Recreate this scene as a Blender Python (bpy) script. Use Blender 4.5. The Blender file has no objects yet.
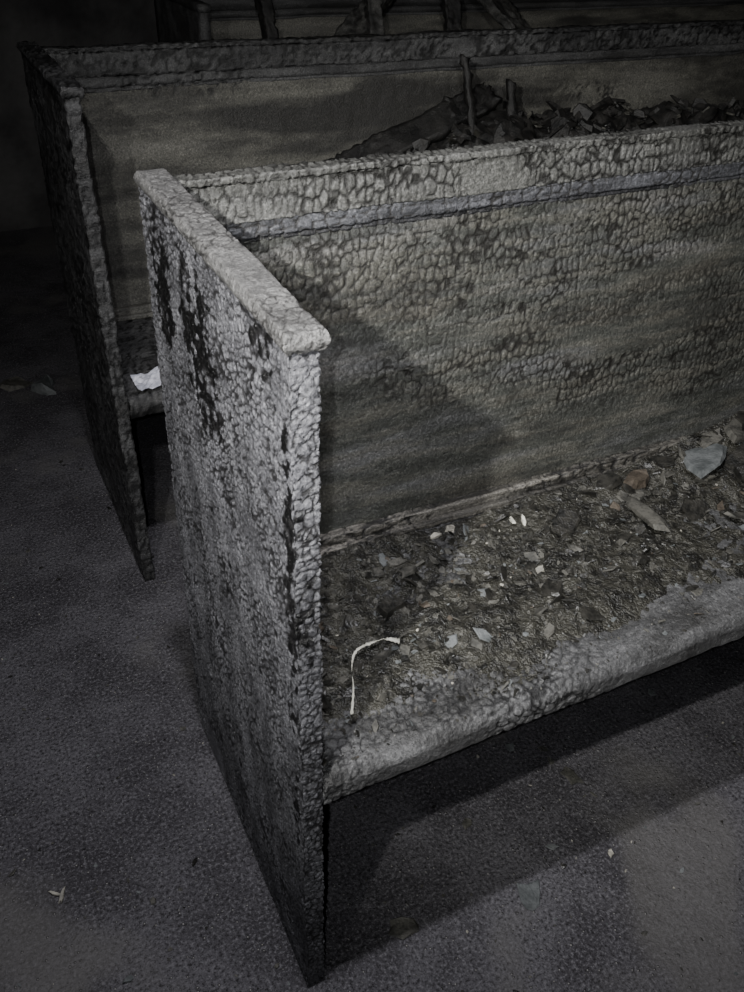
import bpy, numpy as np, math, random
from mathutils import Matrix, Vector, noise as mnoise
rng=np.random.default_rng(7); random.seed(7)
H=0.9; DB=.474; DT=.424; T=.0235; P=.8525; S=.4085; YB=.3486; L=2.5
scn=bpy.context.scene
COL=scn.collection
# ---------------------------------------------------------------- camera
def rot(a,b,c):
    f=np.array([math.sin(a)*math.cos(b),math.cos(a)*math.cos(b),-math.sin(b)])
    r=np.array([math.cos(a),-math.sin(a),0.]); u=np.cross(r,f)
    return r*math.cos(c)+u*math.sin(c), -r*math.sin(c)+u*math.cos(c), f
CP=(-.1853,-.4937,1.1506); r_,u_,f_=rot(.4722,.6216,.0348); F=859.87
cam=bpy.data.cameras.new("camera"); co=bpy.data.objects.new("camera",cam); COL.objects.link(co)
co.matrix_world=Matrix(((r_[0],u_[0],-f_[0],CP[0]),(r_[1],u_[1],-f_[1],CP[1]),(r_[2],u_[2],-f_[2],CP[2]),(0,0,0,1)))
cam.sensor_fit='VERTICAL'; cam.sensor_height=36; cam.lens=F/992*36; cam.clip_start=.01
scn.camera=co
# ---------------------------------------------------------------- numpy noise
def hsh(i,j,k,s):
    h=(i.astype(np.int64)*374761393+j.astype(np.int64)*668265263+k.astype(np.int64)*2147483647+s*1274126177)&0xffffffff
    h=((h^(h>>13))*1274126177)&0xffffffff; h=((h^(h>>16))*2246822519)&0xffffffff; h^=h>>15
    return (h&0xffffff)/float(0x1000000)
def vnoise(Pt,sc,seed=0):
    Q=Pt*sc; I=np.floor(Q).astype(np.int64); f=Q-I; f=f*f*(3-2*f); o=0
    for a in(0,1):
        wa=f[:,0] if a else 1-f[:,0]
        for b in(0,1):
            wb=f[:,1] if b else 1-f[:,1]
            for c in(0,1):
                wc=f[:,2] if c else 1-f[:,2]
                o=o+wa*wb*wc*hsh(I[:,0]+a,I[:,1]+b,I[:,2]+c,seed)
    return o
def fbm(Pt,sc,oct=3,seed=0):
    Pt=np.asarray(Pt); sc=np.asarray(sc,float); o=0;w=1;t=0
    for k in range(oct): o=o+w*vnoise(Pt,sc*2**k,seed+k); t+=w; w*=.55
    return o/t
def sst(x,a,b): t=np.clip((x-a)/(b-a),0,1); return t*t*(3-2*t)
OFF=[(a,b,c) for a in(-1,0,1) for b in(-1,0,1) for c in(-1,0,1)]
def voro(Q,rand,seed=0):
    I=np.floor(Q).astype(np.int64); best=np.full(len(Q),1e9); bp=np.zeros_like(Q); bi=np.zeros_like(I); pts=[]
    for o in OFF:
        J=I+np.array(o); p=J+.5+rand*(np.stack([hsh(J[:,0],J[:,1],J[:,2],seed+t) for t in(11,12,13)],1)-.5)
        pts.append(p); d=((p-Q)**2).sum(1); m=d<best; best[m]=d[m]; bp[m]=p[m]; bi[m]=J[m]
    e=np.full(len(Q),1e9)
    for p in pts:
        v=p-bp; n=np.sqrt((v*v).sum(1)); ok=n>1e-6
        dd=np.abs((((p+bp)/2-Q)*v).sum(1))/np.maximum(n,1e-6); e=np.where(ok&(dd<e),dd,e)
    return e,hsh(bi[:,0],bi[:,1],bi[:,2],seed+99)
# ---------------------------------------------------------------- node helpers
class NT:
    def __init__(s,name):
        s.m=bpy.data.materials.new(name); s.m.use_nodes=True; s.t=s.m.node_tree; s.t.nodes.clear()
        s.out=s.t.nodes.new('ShaderNodeOutputMaterial'); s.b=s.t.nodes.new('ShaderNodeBsdfPrincipled')
        s.t.links.new(s.b.outputs[0],s.out.inputs[0]); s.m.displacement_method='BUMP'
        s.tc=s.t.nodes.new('ShaderNodeTexCoord').outputs['Object']
    def set(s,inp,v):
        if isinstance(v,bpy.types.NodeSocket): s.t.links.new(v,inp)
        else: inp.default_value=v
    def math(s,op,a,b=0.,c=None,clamp=False):
        n=s.t.nodes.new('ShaderNodeMath'); n.operation=op; n.use_clamp=clamp
        s.set(n.inputs[0],a); s.set(n.inputs[1],b)
        if c is not None: s.set(n.inputs[2],c)
        return n.outputs[0]
    def vmath(s,op,a,b):
        n=s.t.nodes.new('ShaderNodeVectorMath'); n.operation=op; s.set(n.inputs[0],a); s.set(n.inputs[1],b); return n.outputs[0]
    def noise(s,vec,scale,detail=3,rough=.5,color=False):
        n=s.t.nodes.new('ShaderNodeTexNoise'); s.set(n.inputs['Vector'],vec); n.inputs['Scale'].default_value=scale
        n.inputs['Detail'].default_value=detail; n.inputs['Roughness'].default_value=rough
        return n.outputs['Color'] if color else n.outputs[0]
    def vor(s,vec,scale,feat='F1',rand=1.,out='Distance'):
        n=s.t.nodes.new('ShaderNodeTexVoronoi'); n.feature=feat; s.set(n.inputs['Vector'],vec)
        n.inputs['Scale'].default_value=scale; n.inputs['Randomness'].default_value=rand; return n.outputs[out]
    def ramp(s,v,a,b,c=0.,d=1.,smooth=True):
        n=s.t.nodes.new('ShaderNodeMapRange'); n.interpolation_type='SMOOTHSTEP' if smooth else 'LINEAR'
        s.set(n.inputs['Value'],v)
        for k,x in(('From Min',a),('From Max',b),('To Min',c),('To Max',d)): s.set(n.inputs[k],x)
        return n.outputs[0]
    def mix(s,f,a,b):
        n=s.t.nodes.new('ShaderNodeMix'); n.data_type='RGBA'
        s.set(n.inputs[0],f); s.set(n.inputs[6],a if not isinstance(a,tuple) else (*a,1)); s.set(n.inputs[7],b if not isinstance(b,tuple) else (*b,1)); return n.outputs[2]
    def sep(s,v):
        n=s.t.nodes.new('ShaderNodeSeparateXYZ'); s.set(n.inputs[0],v); return n.outputs
    def disp(s,h,scale,mid=.5):
        n=s.t.nodes.new('ShaderNodeDisplacement'); s.set(n.inputs['Height'],h); n.inputs['Scale'].default_value=scale; n.inputs['Midlevel'].default_value=mid
        s.t.links.new(n.outputs[0],s.out.inputs['Displacement'])

def char(name,colA,colB,streak=(3,3,3),ash=(.3,.3,.31),ash_amt=.5,crackc=(.02,.019,.018),dark_amt=0.,rough=.46,brown=0.,gr=.75):
    """vertex attribute 'char' = (crack 0..1, cell random, dome height, black patch)"""
    m=NT(name); tc=m.tc
    at=m.t.nodes.new('ShaderNodeAttribute'); at.attribute_name='char'
    crk,cell,dome=m.sep(at.outputs['Color'])
    patch=at.outputs['Alpha']
    grit=m.noise(tc,300,3,.8)
    st=m.noise(m.vmath('MULTIPLY',tc,streak),9,4,.68)
    base=m.mix(m.ramp(st,.35,.66),colA,colB)
    base=m.mix(m.math('MULTIPLY',cell,.35),base,m.vmath('MULTIPLY',base,(.5,.5,.5)))
    big=m.noise(m.vmath('MULTIPLY',tc,streak),3.3,3,.6)
    base=m.mix(m.ramp(big,.5,.7,0,ash_amt),base,ash)
    if dark_amt: base=m.mix(m.ramp(big,.5,.36,0,dark_amt),base,(.025,.024,.022))
    if brown: base=m.mix(m.ramp(st,.45,.6,0,brown),base,(.11,.092,.065))
    base=m.mix(m.ramp(grit,.52,.66,0,gr),base,m.vmath('MULTIPLY',base,(2.2,2.2,2.2)))
    base=m.mix(m.ramp(grit,.48,.36,0,gr),base,m.vmath('MULTIPLY',base,(.3,.3,.3)))
    base=m.mix(patch,base,(.005,.005,.005))
    col=m.mix(m.ramp(crk,.0,.85),crackc,base)
    m.set(m.b.inputs['Base Color'],col); m.set(m.b.inputs['Roughness'],m.ramp(patch,0,1,rough,.35))
    m.disp(m.math('ADD',grit,m.math('MULTIPLY',st,1.)),.0020)
    return m.m
M_end =char("charred_wood_end",(.07,.07,.076),(.155,.155,.166),(2.5,2.5,1.3),ash_amt=.45,ash=(.215,.215,.235),crackc=(.016,.0155,.016))
M_cap =char("charred_wood_cap",(.075,.074,.072),(.135,.133,.129),ash=(.175,.172,.166),crackc=(.026,.025,.024),gr=.6)
M_back=char("charred_wood_back",(.046,.048,.042),(.100,.102,.091),(.8,3,5),ash=(.14,.14,.143),ash_amt=.65,dark_amt=.5,crackc=(.015,.014,.012),brown=.2)
M_rail=char("charred_wood_rail",(.06,.06,.055),(.118,.118,.109),(1,3,3),ash_amt=.3,ash=(.155,.155,.153),crackc=(.013,.0125,.011))
M_band=char("charred_wood_band",(.045,.046,.05),(.10,.102,.111),(.9,4,9),ash=(.13,.13,.142))
M_groove=char("charred_wood_groove",(.012,.012,.013),(.05,.05,.054),(1.5,6,9),ash=(.11,.11,.12))
M_batt=char("charred_wood_batten",(.03,.028,.024),(.17,.16,.14),(.7,8,12),ash=(.3,.28,.25),ash_amt=.8,dark_amt=.7)
M_seat=char("charred_wood_seat",(.05,.05,.05),(.12,.12,.12),(1,3,3),ash=(.18,.18,.185),ash_amt=.6,dark_amt=.6,crackc=(.014,.014,.014))
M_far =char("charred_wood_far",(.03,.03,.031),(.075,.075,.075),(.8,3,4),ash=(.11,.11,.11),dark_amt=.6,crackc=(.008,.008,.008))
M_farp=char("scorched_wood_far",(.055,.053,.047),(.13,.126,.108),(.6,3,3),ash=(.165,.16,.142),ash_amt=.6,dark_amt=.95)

def debris_mat(name,c1,c2,scale=60,rough=.7):
    m=NT(name); n=m.noise(m.tc,scale,3,.7)
    m.set(m.b.inputs['Base Color'],m.mix(m.ramp(n,.35,.65),c1,c2)); m.b.inputs['Roughness'].default_value=rough
    m.disp(m.noise(m.tc,300,1),.0012); return m.m
D_dark=debris_mat("soot_flake",(.009,.009,.008),(.036,.034,.029),rough=.4)
D_mid =debris_mat("ash_flake",(.034,.033,.028),(.095,.091,.078))
D_lite=debris_mat("pale_ash_flake",(.2,.19,.165),(.42,.4,.34))
D_rust=debris_mat("brown_flake",(.04,.031,.022),(.085,.068,.05))
D_slate=debris_mat("slate_flake",(.06,.066,.066),(.14,.148,.148),30)
D_white=debris_mat("white_plastic",(.55,.54,.46),(.8,.78,.68),40,.5)

# ---------------------------------------------------------------- geometry
def mesh_obj(name,V,Fc,mats,parent=None,smooth=True,matidx=None):
    me=bpy.data.meshes.new(name); me.from_pydata(np.asarray(V).tolist(),[],[tuple(f) for f in (Fc.tolist() if isinstance(Fc,np.ndarray) else Fc)]); me.update()
    for mt in (mats if isinstance(mats,(list,tuple)) else [mats]): me.materials.append(mt)
    if matidx is not None: me.polygons.foreach_set('material_index',np.asarray(matidx,dtype=np.int32))
    if smooth: me.polygons.foreach_set('use_smooth',np.ones(len(me.polygons),dtype=bool))
    ob=bpy.data.objects.new(name,me); COL.objects.link(ob)
    if parent: ob.parent=parent
    return ob
def lattice(nx,ny,nz):
    def face(axis,val,n1,n2,flip):
        I,J=np.meshgrid(np.arange(n1),np.arange(n2),indexing='ij'); I=I.ravel();J=J.ravel(); out=[]
        for a,b in((0,0),(1,0),(1,1),(0,1)):
            c=np.zeros((len(I),3),int); o=[k for k in range(3) if k!=axis]
            c[:,axis]=val; c[:,o[0]]=I+a; c[:,o[1]]=J+b; out.append(c)
        if flip: out=out[::-1]
        return np.stack(out,1)
    n=(nx,ny,nz); Q=[]
    for ax in range(3):
        o=[k for k in range(3) if k!=ax]; fl=(ax!=1)
        Q.append(face(ax,0,n[o[0]],n[o[1]],fl)); Q.append(face(ax,n[ax],n[o[0]],n[o[1]],not fl))
    Q=np.concatenate(Q); flat=Q.reshape(-1,3); key=(flat[:,0]*(ny+1)+flat[:,1])*(nz+1)+flat[:,2]
    uq,idx,inv=np.unique(key,return_index=True,return_inverse=True)
    return flat[idx],inv.reshape(-1,4)
def wobv(V,w): return np.stack([fbm(V,11,3,s)-.5 for s in(1,5,9)],1)*2*w
def box(name,lo,hi,res,mat,parent,warp=None,wob=0.,ck=None,fine_to=None):
    ax=[]
    for k in range(3):
        n=max(1,round((hi[k]-lo[k])/res[k]))
        if k==0 and fine_to and hi[0]>fine_to:
            ax.append(np.concatenate([np.linspace(lo[0],fine_to,max(1,round((fine_to-lo[0])/res[0])),endpoint=False),np.linspace(fine_to,hi[0],max(2,round((hi[0]-fine_to)/.012)))]))
        else: ax.append(np.linspace(lo[k],hi[k],n+1))
    I,Q=lattice(*[len(a)-1 for a in ax]); V=np.stack([ax[k][I[:,k]] for k in range(3)],1)
    if warp: V=warp(V)
    if wob: V=V+wobv(V,wob)
    ob=mesh_obj(name,V,Q,mat,parent); me=ob.data
    n=len(V); A=np.zeros((n,4),np.float32); A[:,0]=1;A[:,1]=.5;A[:,2]=.5
    if ck:
        sc,rand,amp,cov,cs,cw=ck['sc'],ck.get('rand',.7),ck['amp'],ck.get('cov',(.3,.45)),ck.get('cs',(4,4,4)),ck.get('cw',.14)
        N=np.zeros(n*3,np.float32); me.vertices.foreach_get('normal',N); N=N.reshape(-1,3)
        W=np.stack([fbm(V,26,3,s)-.5 for s in(21,25,29)],1)*.018
        e,c=voro((V+W)*np.array(sc),rand,ck.get('seed',0))
        wv=cw*(.35+1.3*vnoise(V,26,44)**1.3)
        crk=sst(e,0,wv); dome=1-(1-np.clip(e/.25,0,1))**2
        cv=sst(fbm(V,cs,3,60),cov[0],cov[1])
        if 'covz' in ck: cv=cv*ck['covz'](V)
        if ck.get('fine'):
            e2,_=voro((V+W)*np.array(sc)*np.array((2.1,2.1,1.9)),.85,7); crk=crk*(1-.5*(1-sst(e2,0,.2))*sst(vnoise(V,30,45),.3,.7))
        crk=1-(1-crk)*cv; h=(dome-1)*cv*.4+(c-.5)*.4*cv-(1-crk)*.7+(fbm(V,120,2,70)-.5)*.8
        patch=np.zeros(n)
        if 'patch' in ck: patch=ck['patch'](V,c)
        V=V+N*(h*amp)[:,None]
        me.vertices.foreach_set('co',V.astype(np.float32).ravel())
        A[:,0]=crk;A[:,1]=c;A[:,2]=dome*cv;A[:,3]=patch
    at=me.color_attributes.new('char','FLOAT_COLOR','POINT'); at.data.foreach_set('color',A.ravel()); me.update()
    return ob
def end_patch(V,c):
    y,z=V[:,1],V[:,2]
    def blob(cy,cz,ry,rz): return np.clip(1-((y-cy)/ry)**2-((z-cz)/rz)**2,0,1)
    k=np.maximum(blob(.235,.78,.075,.12),blob(.37,.80,.05,.09))
    k=np.maximum(k,.9*blob(.012,.66,.016,.26)*(V[:,0]<T*.7)); k=np.maximum(k,.55*blob(.06,.86,.07,.04)); k=np.maximum(k,.8*blob(.015,.35,.014,.08)*(V[:,0]<T*.6))
    n=fbm(V,45,3,88)
    return sst(k-.85*hsh(np.round(c*9999),np.round(c*99),np.round(c*7),5)-1.1*(n-.4),.0,.1)*(V[:,0]<T*.9)
CK=dict(
 end=dict(sc=(132,102,116),amp=.0021,patch=end_patch,cov=(.2,.38),rand=.75,cw=.18,cs=(8,8,5),fine=1),
 cap=dict(sc=(80,80,80),amp=.0012,cov=(.52,.64),rand=.9,fine=1),
 back=dict(sc=(100,100,64),amp=.0017,cov=(.36,.5),cs=(3,7,9),rand=.65,cw=.17,covz=lambda V:.1+.9*sst(V[:,2]+(fbm(V,5,3,3)-.5)*.2+.12*V[:,0],.56,.66)),
 rail=dict(sc=(98,86,54),amp=.0023,cov=(.2,.38),rand=.65,cw=.19,cs=(7,5,5),fine=1),
 band=dict(sc=(60,60,90),amp=.0018,cov=(.45,.55),cs=(5,8,8)),
 batt=dict(sc=(30,90,90),amp=.003,cov=(.35,.5),cs=(5,10,10)),
 seat=dict(sc=(88,88,88),amp=.0022,cov=(.38,.5),cs=(6,6,6),rand=.85,fine=1,cw=.17,covz=lambda V:1-.8*sst(V[:,0],.28,.5)),
 far=dict(sc=(90,90,55),amp=.0025,cov=(.2,.35),cs=(4,4,4),cw=.22),
 farp=dict(sc=(62,62,45),amp=.003,cov=(.55,.65),cs=(2,6,6)))
def pew(name,oy,ox,detail,length=L):
    e=bpy.data.objects.new(name,None); COL.objects.link(e)
    D=detail
    if D: mats=dict(end=M_end,cap=M_cap,back=M_back,rail=M_rail,band=M_band,groove=M_groove,batt=M_batt,seat=M_seat); r=.0016; rx=.0021; rz=.0023; wb=.0016
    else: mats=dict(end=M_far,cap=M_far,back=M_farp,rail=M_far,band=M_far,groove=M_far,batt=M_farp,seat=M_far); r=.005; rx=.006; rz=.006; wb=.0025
    if detail is None: rx=rz=r=.03
    def ck(k):
        if detail is None: return None
        if k=='groove': k='band'
        return CK[k] if D else (CK['farp'] if k in('back','batt','band') else CK['far'])
    def endw(V): V[:,1]=V[:,1]*(DB+(DT-DB)*V[:,2]/H); V+=(ox,oy,0); return V
    box("end_panel",(0,0,0),(T,1,H-.006),(r,r/.45,r),mats['end'],e,endw,wb,ck('end'))
    box("end_panel_far",(length,0,0),(length+T,1,H-.006),(.01,.02,.01),mats['end'],e,endw,wb)
    for x0,nm in((0,"end_cap"),(length,"end_cap_far")):
        def cw(V,x0=x0):
            z=np.clip((V[:,2]-(H-.010))/.018,0,1); prof=.0035*np.sin(np.pi*np.clip(z*1.1,0,1))
            cx=x0+T/2; hw=T/2+.002; V[:,0]=cx+(V[:,0]-cx)*(1+prof/hw)
            cy=DT/2; V[:,1]=cy+(V[:,1]-cy)*(1+prof/(DT/2)); V+=(ox,oy,0); return V
        box(nm,(x0-.002,-.003,H-.010),(x0+T+.002,DT-.012,H+.006),(max(r*.8,.0016),r*1.3,max(r*.8,.0016)),mats['cap'],e,cw,wb*1.3,ck('cap') if x0==0 else None)
    zt=H-.006; x0=T+.0005; x1=length-.0005; ft=1.25 if D else None
    def rec(V): V[:,1]+=YB+(DT-.022-YB)*(V[:,2]-S)/(zt-S); V+=(ox,oy,0); return V
    ry=.006 if D else .02
    def bx(nm,lo,hi,res,k,w=wb): box(nm,lo,hi,res,mats[k],e,rec,w,ck(k),ft)
    bx("back_panel",(x0,0,S-.03),(x1,.016,zt-.066),(rx,ry,rz),'back')
    bx("upper_rail",(x0,-.008,zt-.046),(x1,.018,zt-.005),(rx,ry,rz*.9),'rail')
    bx("back_top_trim",(x0,-.010,zt-.0060),(x1,.018,zt+.003),(rx,.005,.003),'rail')
    bx("moulding_band",(x0,-.006,zt-.063),(x1,.017,zt-.0455),(rx,ry,rz),'band')
    bx("moulding_groove",(x0,-.001,zt-.070),(x1,.012,zt-.0625),(rx,.004,.002),'groove',wb*1.5)
    bx("lower_batten",(x0,-.014,S-.0),(x1,.002,S+.022),(rx,.004,.003),'batt',wb*1.5)
    bx("lower_batten_strip",(x0,-.022,S-.0),(x1,-.0135,S+.009),(rx,.003,.003),'batt',wb*1.5)
    th=.045
    def sw(V):
        z=(V[:,2]-(S-th/2))/(th/2); k=np.clip((.018-V[:,1])/.018,0,1)
        V[:,2]=S-th/2+(th/2)*z*np.sqrt(np.clip(1-(k*.88)**2,0,1)); V+=(ox,oy,0); return V
    box("seat",(x0,0,S-th),(x1,YB+.01,S),(rx,rx,.0035 if D else .02),mats['seat'],e,sw,wb*1.5,ck('seat'),ft)
    return e
pew("charred_pew",0,0,True)
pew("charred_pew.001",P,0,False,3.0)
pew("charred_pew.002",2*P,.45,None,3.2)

# ---------------------------------------------------------------- room
def floor_mat():
    m=NT("sooty_concrete_floor"); tc=m.tc
    n=m.noise(tc,5,5,.65); c=m.mix(m.ramp(n,.38,.62),(.040,.037,.042),(.088,.084,.092))
    g=m.noise(tc,200,3,.85); c=m.mix(m.ramp(g,.52,.64,0,1.),c,(.16,.155,.165)); c=m.mix(m.ramp(g,.48,.37,0,1.),c,(.010,.009,.010))
    cell=m.vor(tc,150); rc=m.sep(m.vor(tc,150,'F1',1.,'Color'))[0]
    sp=m.math('MULTIPLY',m.ramp(cell,.3,.12),m.ramp(rc,.84,.87)); c=m.mix(sp,c,(.3,.29,.28))
    dust=m.ramp(m.noise(tc,2.7,3,.55),.54,.64,0,.55); c=m.mix(dust,c,(.125,.12,.112))
    m.set(m.b.inputs['Base Color'],c); m.b.inputs['Roughness'].default_value=.7
    h=m.math('ADD',m.math('MULTIPLY',g,.4),m.math('ADD',m.noise(tc,40,4,.65),m.math('MULTIPLY',sp,.6)))
    m.disp(h,.006); return m.m
def wall_mat():
    m=NT("smoke_blackened_plaster"); n=m.noise(m.tc,1.6,5,.65)
    c=m.mix(m.ramp(n,.35,.7),(.02,.019,.02),(.10,.097,.095)); m.set(m.b.inputs['Base Color'],c); m.b.inputs['Roughness'].default_value=.9
    m.disp(m.noise(m.tc,25,3),.01); return m.m
MF=floor_mat(); MW=wall_mat()
def slab(name,lo,hi,mat):
    lo=np.array(lo,float);hi=np.array(hi,float); V,Q=lattice(1,1,1); return mesh_obj(name,lo+V*(hi-lo),Q,mat,None,False)
YW=3.1
slab("floor",(-2.4,-2.2,-.1),(5,YW,0),MF)
slab("wall_back",(-2.4,YW,-.1),(5,YW+.15,3.2),MW)
slab("wall_front",(-2.4,-2.35,-.1),(5,-2.2,3.2),MW)
slab("wall_left",(-2.55,-2.35,-.1),(-2.4,YW+.15,3.2),MW)
slab("wall_right",(5,-2.35,-.1),(5.15,YW+.15,3.2),MW)
slab("ceiling",(-2.55,-2.35,3.2),(5.15,YW+.15,3.35),MW)

# ---------------------------------------------------------------- debris helpers
def flake(V,Fc,M,x,y,z,s,mi,flat=.25,tilt=.5,el=None,rz=None,n=None):
    n=n or random.randint(5,7); b=len(V); h=s*flat*random.uniform(.4,1.3)
    R=Matrix.Rotation(random.uniform(0,6.28) if rz is None else rz,3,'Z')@Matrix.Rotation(random.gauss(0,tilt),3,'X')@Matrix.Rotation(random.gauss(0,tilt),3,'Y')
    el=el or random.uniform(.35,1.); prof=[random.uniform(.5,1.2) for k in range(n)]
    for lv in(0,1):
        for k in range(n):
            a=6.283*(k+prof[k-1]*.5)/n; rr=s*prof[k]*(random.uniform(.95,1.1) if lv==0 else random.uniform(.8,.95))
            v=R@Vector((math.cos(a)*rr,math.sin(a)*rr*el,(lv-.5)*h+random.gauss(0,h*.2))); V.append((v.x+x,v.y+y,v.z+z))
    Fc.append(tuple(b+k for k in range(n))[::-1]);Fc.append(tuple(b+n+k for k in range(n)))
    for k in range(n): Fc.append((b+k,b+(k+1)%n,b+n+(k+1)%n,b+n+k))
    M+= [mi]*(n+2)
# ---------------------------------------------------------------- collapsed rubble on the rear pews
M_blk=char("burnt_black_board",(.008,.008,.008),(.022,.021,.020),ash=(.05,.048,.045),ash_amt=.6)
M_grey=char("burnt_grey_board",(.03,.03,.029),(.09,.088,.082),ash=(.15,.148,.14),ash_amt=.6)
def board(par,nm,a,b,w,th,jag=.012,nrm=(0,-.5,1),mat=None):
    a=Vector(a);b=Vector(b); d=(b-a); Ln=d.length; X=d.normalized(); Y=X.cross(Vector(nrm)).normalized(); Z=X.cross(Y)
    M=np.array([X,Y,Z]); A=np.array(a)
    def wp(V):
        u=V[:,0]/Ln; s=np.where(V[:,1]>0,1,-1)
        V[:,1]*=1-.15*u+.5*(fbm(np.stack([V[:,0],s*1.,0*u],1),14,4,int(Ln*99))-.5)
        V[:,0]+=np.where(u>.5,(fbm(np.stack([V[:,1],s*0.,0*u],1),40,2,3)-.5)*jag*4*u,0)
        return A+V@M
    box(nm,(0,-w/2,-th/2),(Ln,w/2,th/2),(.008,.008,.008),mat or M_blk,par,wp,.006,dict(sc=(60,60,45),amp=.006))
def empty(n): e=bpy.data.objects.new(n,None); COL.objects.link(e); return e
fb=empty("collapsed_charred_rubble")
board(fb,"board_1",(.30,1.10,.60),(.92,1.165,.79),.07,.02)
board(fb,"board_2",(.44,1.02,.50),(.95,1.14,.72),.18,.025)
board(fb,"board_3",(.60,1.05,.52),(1.5,1.16,.68),.26,.02)
board(fb,"board_4",(1.45,1.10,.62),(.80,1.165,.77),.06,.02)
board(fb,"board_5",(.50,.98,.44),(1.6,1.02,.56),.20,.02)
board(fb,"splinter_1",(.86,1.05,.50),(.835,1.16,.87),.020,.016)
board(fb,"splinter_2",(.93,1.06,.50),(.955,1.16,.82),.020,.016)
def heapz(x,y):
    t=min(1,max(0,(x-.28)/.5)); top=.32*t**.8
    top+=.07*(mnoise.noise(Vector((x*7,1,0)))+.6*mnoise.noise(Vector((x*19,y*9,0))))*t
    return S+max(0.0,top)*min(1,max(.15,(y-P-.03)/.22))+.012*mnoise.noise(Vector((x*40,y*40,0)))
M=[]; nx,ny=220,50
xs=np.linspace(.12,2.0,nx); ys=np.linspace(P+.03,P+.335,ny)
V=[(x,y+.05*max(0,heapz(x,y)-S-.05),heapz(x,y)-.005) for x in xs for y in ys]
Fc=[(i*ny+j,(i+1)*ny+j,(i+1)*ny+j+1,i*ny+j+1) for i in range(nx-1) for j in range(ny-1)]; M=[0]*len(Fc)
for i in range(1300):
    x=random.uniform(.15,1.9); y=random.uniform(P+.05,P+.33); s=random.choice([.008,.012,.02,.03]); 
    flake(V,Fc,M,x,y,heapz(x,y)+s*.1,s,random.choice([0,0,0,1,1,2]) if s<.02 else 0,.3,.6)
mesh_obj("rubble_heap",V,Fc,[debris_mat("black_rubble",(.006,.006,.006),(.028,.026,.024),40,.6),D_dark,D_mid],fb,False,M)
# fallen roof timbers lying across the pew behind
ft_=empty("fallen_roof_timbers")
P2=2*P
board(ft_,"timber_1",(.55,P2+.15,.46),(1.15,P2+.36,.93),.07,.05,mat=M_grey)
board(ft_,"timber_2",(1.0,P2+.10,.46),(1.05,P2+.37,1.05),.05,.04,mat=M_grey)
board(ft_,"timber_3",(1.9,P2+.12,.46),(1.35,P2+.36,.96),.10,.03,mat=M_grey)
board(ft_,"timber_4",(1.25,P2+.08,.46),(1.30,P2+.36,1.0),.06,.03)
board(ft_,"timber_5",(.75,P2+.2,.46),(.72,P2+.37,1.0),.04,.04)
# ---------------------------------------------------------------- seat debris
def hz(x,y):
    b=.012*max(0,mnoise.noise(Vector((x*5,y*7,3)))+.35)
    b+=.010*abs(mnoise.noise(Vector((x*22,y*26,1))))+.006*abs(mnoise.noise(Vector((x*60,y*70,8))))
    edge=min(1,max(0,(y-.055-.03*mnoise.noise(Vector((x*8,0,5))))/.05))*min(1,(x-T)/.02)
    right=.055*math.exp(-((x-.95)/.2)**2)*max(0,(y-.19)/.12)
    return (b+right)*edge-.0025
nx,ny=300,84; xs=np.linspace(T+.004,1.6,nx); ys=np.linspace(.03,YB-.026,ny)
VV=[(x,y,S+hz(x,y)) for x in xs for y in ys]
FF=[(i*ny+j,(i+1)*ny+j,(i+1)*ny+j+1,i*ny+j+1) for i in range(nx-1) for j in range(ny-1)]; MI=[0]*len(FF)
def crust_mat():
    m=NT("burnt_rubble_crust"); tc=m.tc
    n=m.noise(tc,30,4,.75); c=m.mix(m.ramp(n,.35,.62),(.009,.0085,.007),(.045,.043,.034))
    c=m.mix(m.ramp(m.noise(tc,90,3,.7),.55,.70,0,.8),c,(.125,.121,.105))
    m.set(m.b.inputs['Base Color'],c); m.b.inputs['Roughness'].default_value=.45
    m.disp(m.noise(tc,45,4,.75),.014); return m.m
for i in range(5200):
    x=T+.01+1.3*random.random()**1.2; y=.05+(YB-.085)*random.random()**.8
    if random.random()<.12: y=random.uniform(.012,.06)
    s=min(.018,.0019*math.exp(random.gauss(.4,.72)))
    if y<.06: s*=.5
    flake(VV,FF,MI,x,y,S+max(hz(x,y),0)+s*.1,s,1+random.choices([0,1,2,3,4],[7,5,.35 if s<.004 else .0,.25,1.0 if s<.007 else .15])[0],.2)
for x,y,s,mi,fl,el,rz in((.775,.275,.050,5,.10,.75,.3),(.83,.25,.036,1,.2,.8,1.),(.72,.30,.022,1,.2,.7,2),(.894,.30,.034,1,.3,.8,.5),(.86,.29,.042,2,.3,.7,.2),
        (.95,.27,.045,1,.4,.7,.9),(.90,.24,.040,2,.2,.9,.4),(.85,.21,.034,1,.2,.9,.4),(.88,.27,.045,5,.15,.6,2.2),(.93,.30,.05,2,.3,.5,1.1),(.82,.30,.03,2,.3,.6,.4),(.619,.228,.062,2,.12,.22,1.5),(.62,.30,.03,1,.3,.6,.1),(.66,.285,.030,4,.3,.6,.5),
        (.452,.279,.013,6,.3,.3,1.2),(.437,.286,.012,6,.3,.3,1.3),(.352,.312,.010,3,.5,.7,.4),(.325,.305,.011,3,.4,.4,0),(.413,.183,.010,3,.6,.8,.2),
        (.10,.20,.014,4,.4,.7,.2),(.55,.14,.014,1,.4,.7,.2),(.70,.2,.03,1,.2,.7,.2),(.75,.16,.026,2,.2,.7,.2),
        (.25,.25,.016,2,.3,.7,.2),(.12,.28,.016,2,.3,.5,.2),(.5,.25,.03,1,.2,.6,.5),(.4,.14,.025,1,.2,.6,.5),(.2,.2,.024,1,.2,.6,.5),(.56,.19,.02,1,.2,.6,.8)):
    flake(VV,FF,MI,x,y,S+max(hz(x,y),0)+s*.2,s,mi,fl,.18,el,rz,9)
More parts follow.
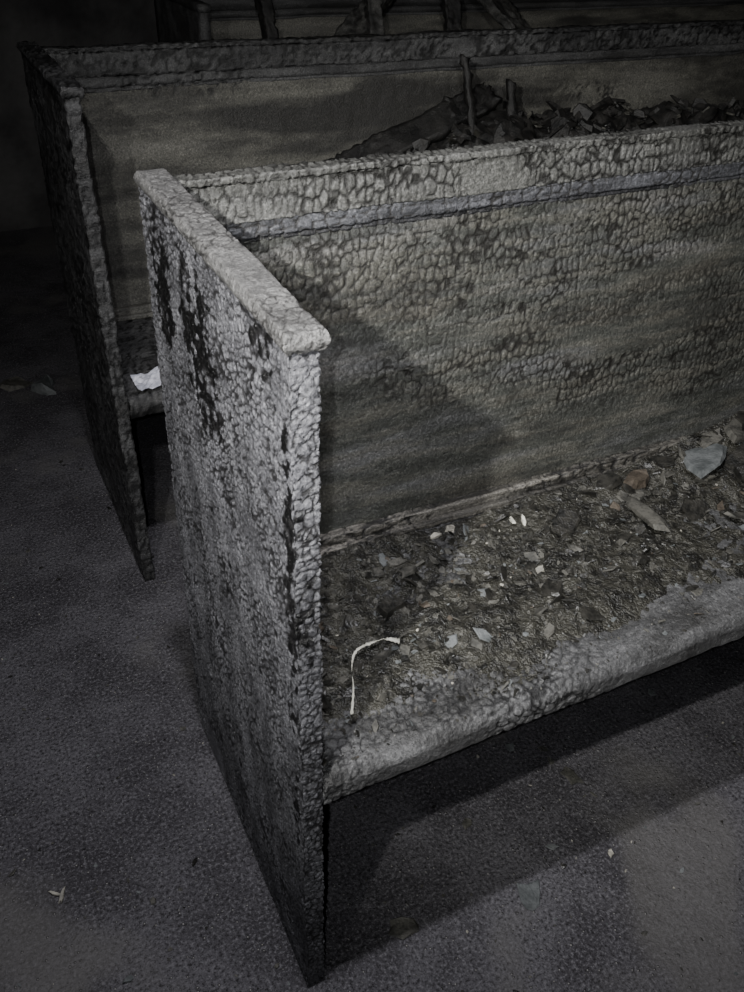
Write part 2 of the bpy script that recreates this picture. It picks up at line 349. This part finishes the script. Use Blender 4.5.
mesh_obj("burnt_debris_heap",VV,FF,[crust_mat(),D_dark,D_mid,D_lite,D_rust,D_slate,D_white],None,False,MI)
bpy.data.objects["burnt_debris_heap"].data.polygons.foreach_set('use_smooth',np.array([i==0 for i in MI]))
# thin curled white strip
def strip(name,pts,w,mat):
    V=[];Fc=[]
    C=[Vector(p) for p in pts]; out=[]
    for i in range(len(C)-1):
        p0=C[max(i-1,0)];p1=C[i];p2=C[i+1];p3=C[min(i+2,len(C)-1)]
        for k in range(8):
            t=k/8; out.append(.5*((2*p1)+(-p0+p2)*t+(2*p0-5*p1+4*p2-p3)*t*t+(-p0+3*p1-3*p2+p3)*t**3))
    out.append(C[-1]); n=len(out)
    for i,p in enumerate(out):
        t=(out[min(i+1,n-1)]-out[max(i-1,0)]).normalized(); a=i*.12; sd=(t.cross(Vector((0,0,1))).normalized()*math.cos(a)+Vector((0,0,1))*math.sin(a)*.5)
        ww=w*(1 if i<n*.6 else 2.2)*(0.6+.6*math.sin(i*1.3)**2); up=Vector((0,0,.0007))
        for q in(p-sd*ww+up,p+sd*ww+up,p+sd*ww-up,p-sd*ww-up): V.append(tuple(q))
    for i in range(n-1):
        for k in range(4): Fc.append((i*4+k,i*4+(k+1)%4,(i+1)*4+(k+1)%4,(i+1)*4+k))
    Fc+= [(3,2,1,0),((n-1)*4,(n-1)*4+1,(n-1)*4+2,(n-1)*4+3)]
    return mesh_obj(name,V,Fc,mat,None,True)
zz=lambda x,y:S+max(hz(x,y),0)+.004
strip("melted_plastic_strip",[(x,y,zz(x,y)+dz) for x,y,dz in((.085,.066,0),(.098,.09,.004),(.1094,.1185,.006),(.125,.140,.007),(.1488,.1473,.006),(.168,.146,.003),(.1812,.1382,.002))],.0017,D_white)
# crumpled paper on rear pew seat
V=[];Fc=[];g=8
for i in range(g+1):
    for j in range(g+1):
        x=.045+.05*i/g; y=P+.012+.06*j/g; V.append((x,y,S+.006+.016*abs(mnoise.noise(Vector((x*60,y*60,2))))+.02*max(0,(i/g-.6))))
Fc=[(i*(g+1)+j,(i+1)*(g+1)+j,(i+1)*(g+1)+j+1,i*(g+1)+j+1) for i in range(g) for j in range(g)]
mesh_obj("crumpled_paper",V,Fc,debris_mat("paper",(.35,.36,.42),(.6,.6,.66)),None,False)
# floor litter
V=[];Fc=[];M=[]
for i in range(4200):
    x=random.uniform(-1.3,1.8); y=random.uniform(-.35,1.4); s=min(.010,.0014*math.exp(random.gauss(.25,.7)))
    flake(V,Fc,M,x,y,.0005+s*.12,s,random.choices([0,1,2,3,4],[3,4,1. if s<.004 else 0,.1,2])[0],.25,.25)
for x,y,s,mi,fl,el in((-.26,.255,.012,2,.2,.25),(-.268,.262,.010,2,.2,.25),(.329,-.016,.028,4,.1,.6),(.471,-.015,.008,2,.2,.6),(.148,.017,.024,1,.12,.6),(.40,.03,.010,4,.3,.5),(.5,.12,.02,1,.2,.7),(-.05,1.75,.06,4,.3,.6),(-.12,1.8,.05,1,.3,.6)):
    flake(V,Fc,M,x,y,.004,s,mi,fl,.08,el,None,9)
mesh_obj("floor_debris",V,Fc,[D_dark,D_mid,D_lite,D_rust,D_slate],None,False,M)

# ---------------------------------------------------------------- lights
def spot(name,loc,tgt,w,ang,blend,col,rad=.01):
    l=bpy.data.lights.new(name,'SPOT'); l.energy=w; l.spot_size=math.radians(ang); l.spot_blend=blend; l.color=col; l.shadow_soft_size=rad
    o=bpy.data.objects.new(name,l); COL.objects.link(o); o.location=loc
    o.rotation_euler=(Vector(tgt)-Vector(loc)).to_track_quat('-Z','Y').to_euler()
spot("torch_light",(-.43,-.38,1.31),(.6,.4,.62),85,75,.9,(1,.99,.96),.01)
spot("phone_flash_light",(-.215,-.50,1.17),(.3,.35,.6),20,100,1.,(.96,.975,1),.004)
spot("background_fill_light",(-.5,-1.2,1.95),(.5,1.7,.7),75,62,1.,(1,.99,.97),.03)  # added fill lamp to lift the rear pews, not a known torch
spot("overhead_torch_light",(-.02,-.03,2.3),(-.02,-.05,0),95,90,1.,(.95,.94,1),.03)
w=bpy.data.worlds.new("world"); scn.world=w; w.use_nodes=True; w.node_tree.nodes['Background'].inputs[0].default_value=(.02,.02,.025,1)
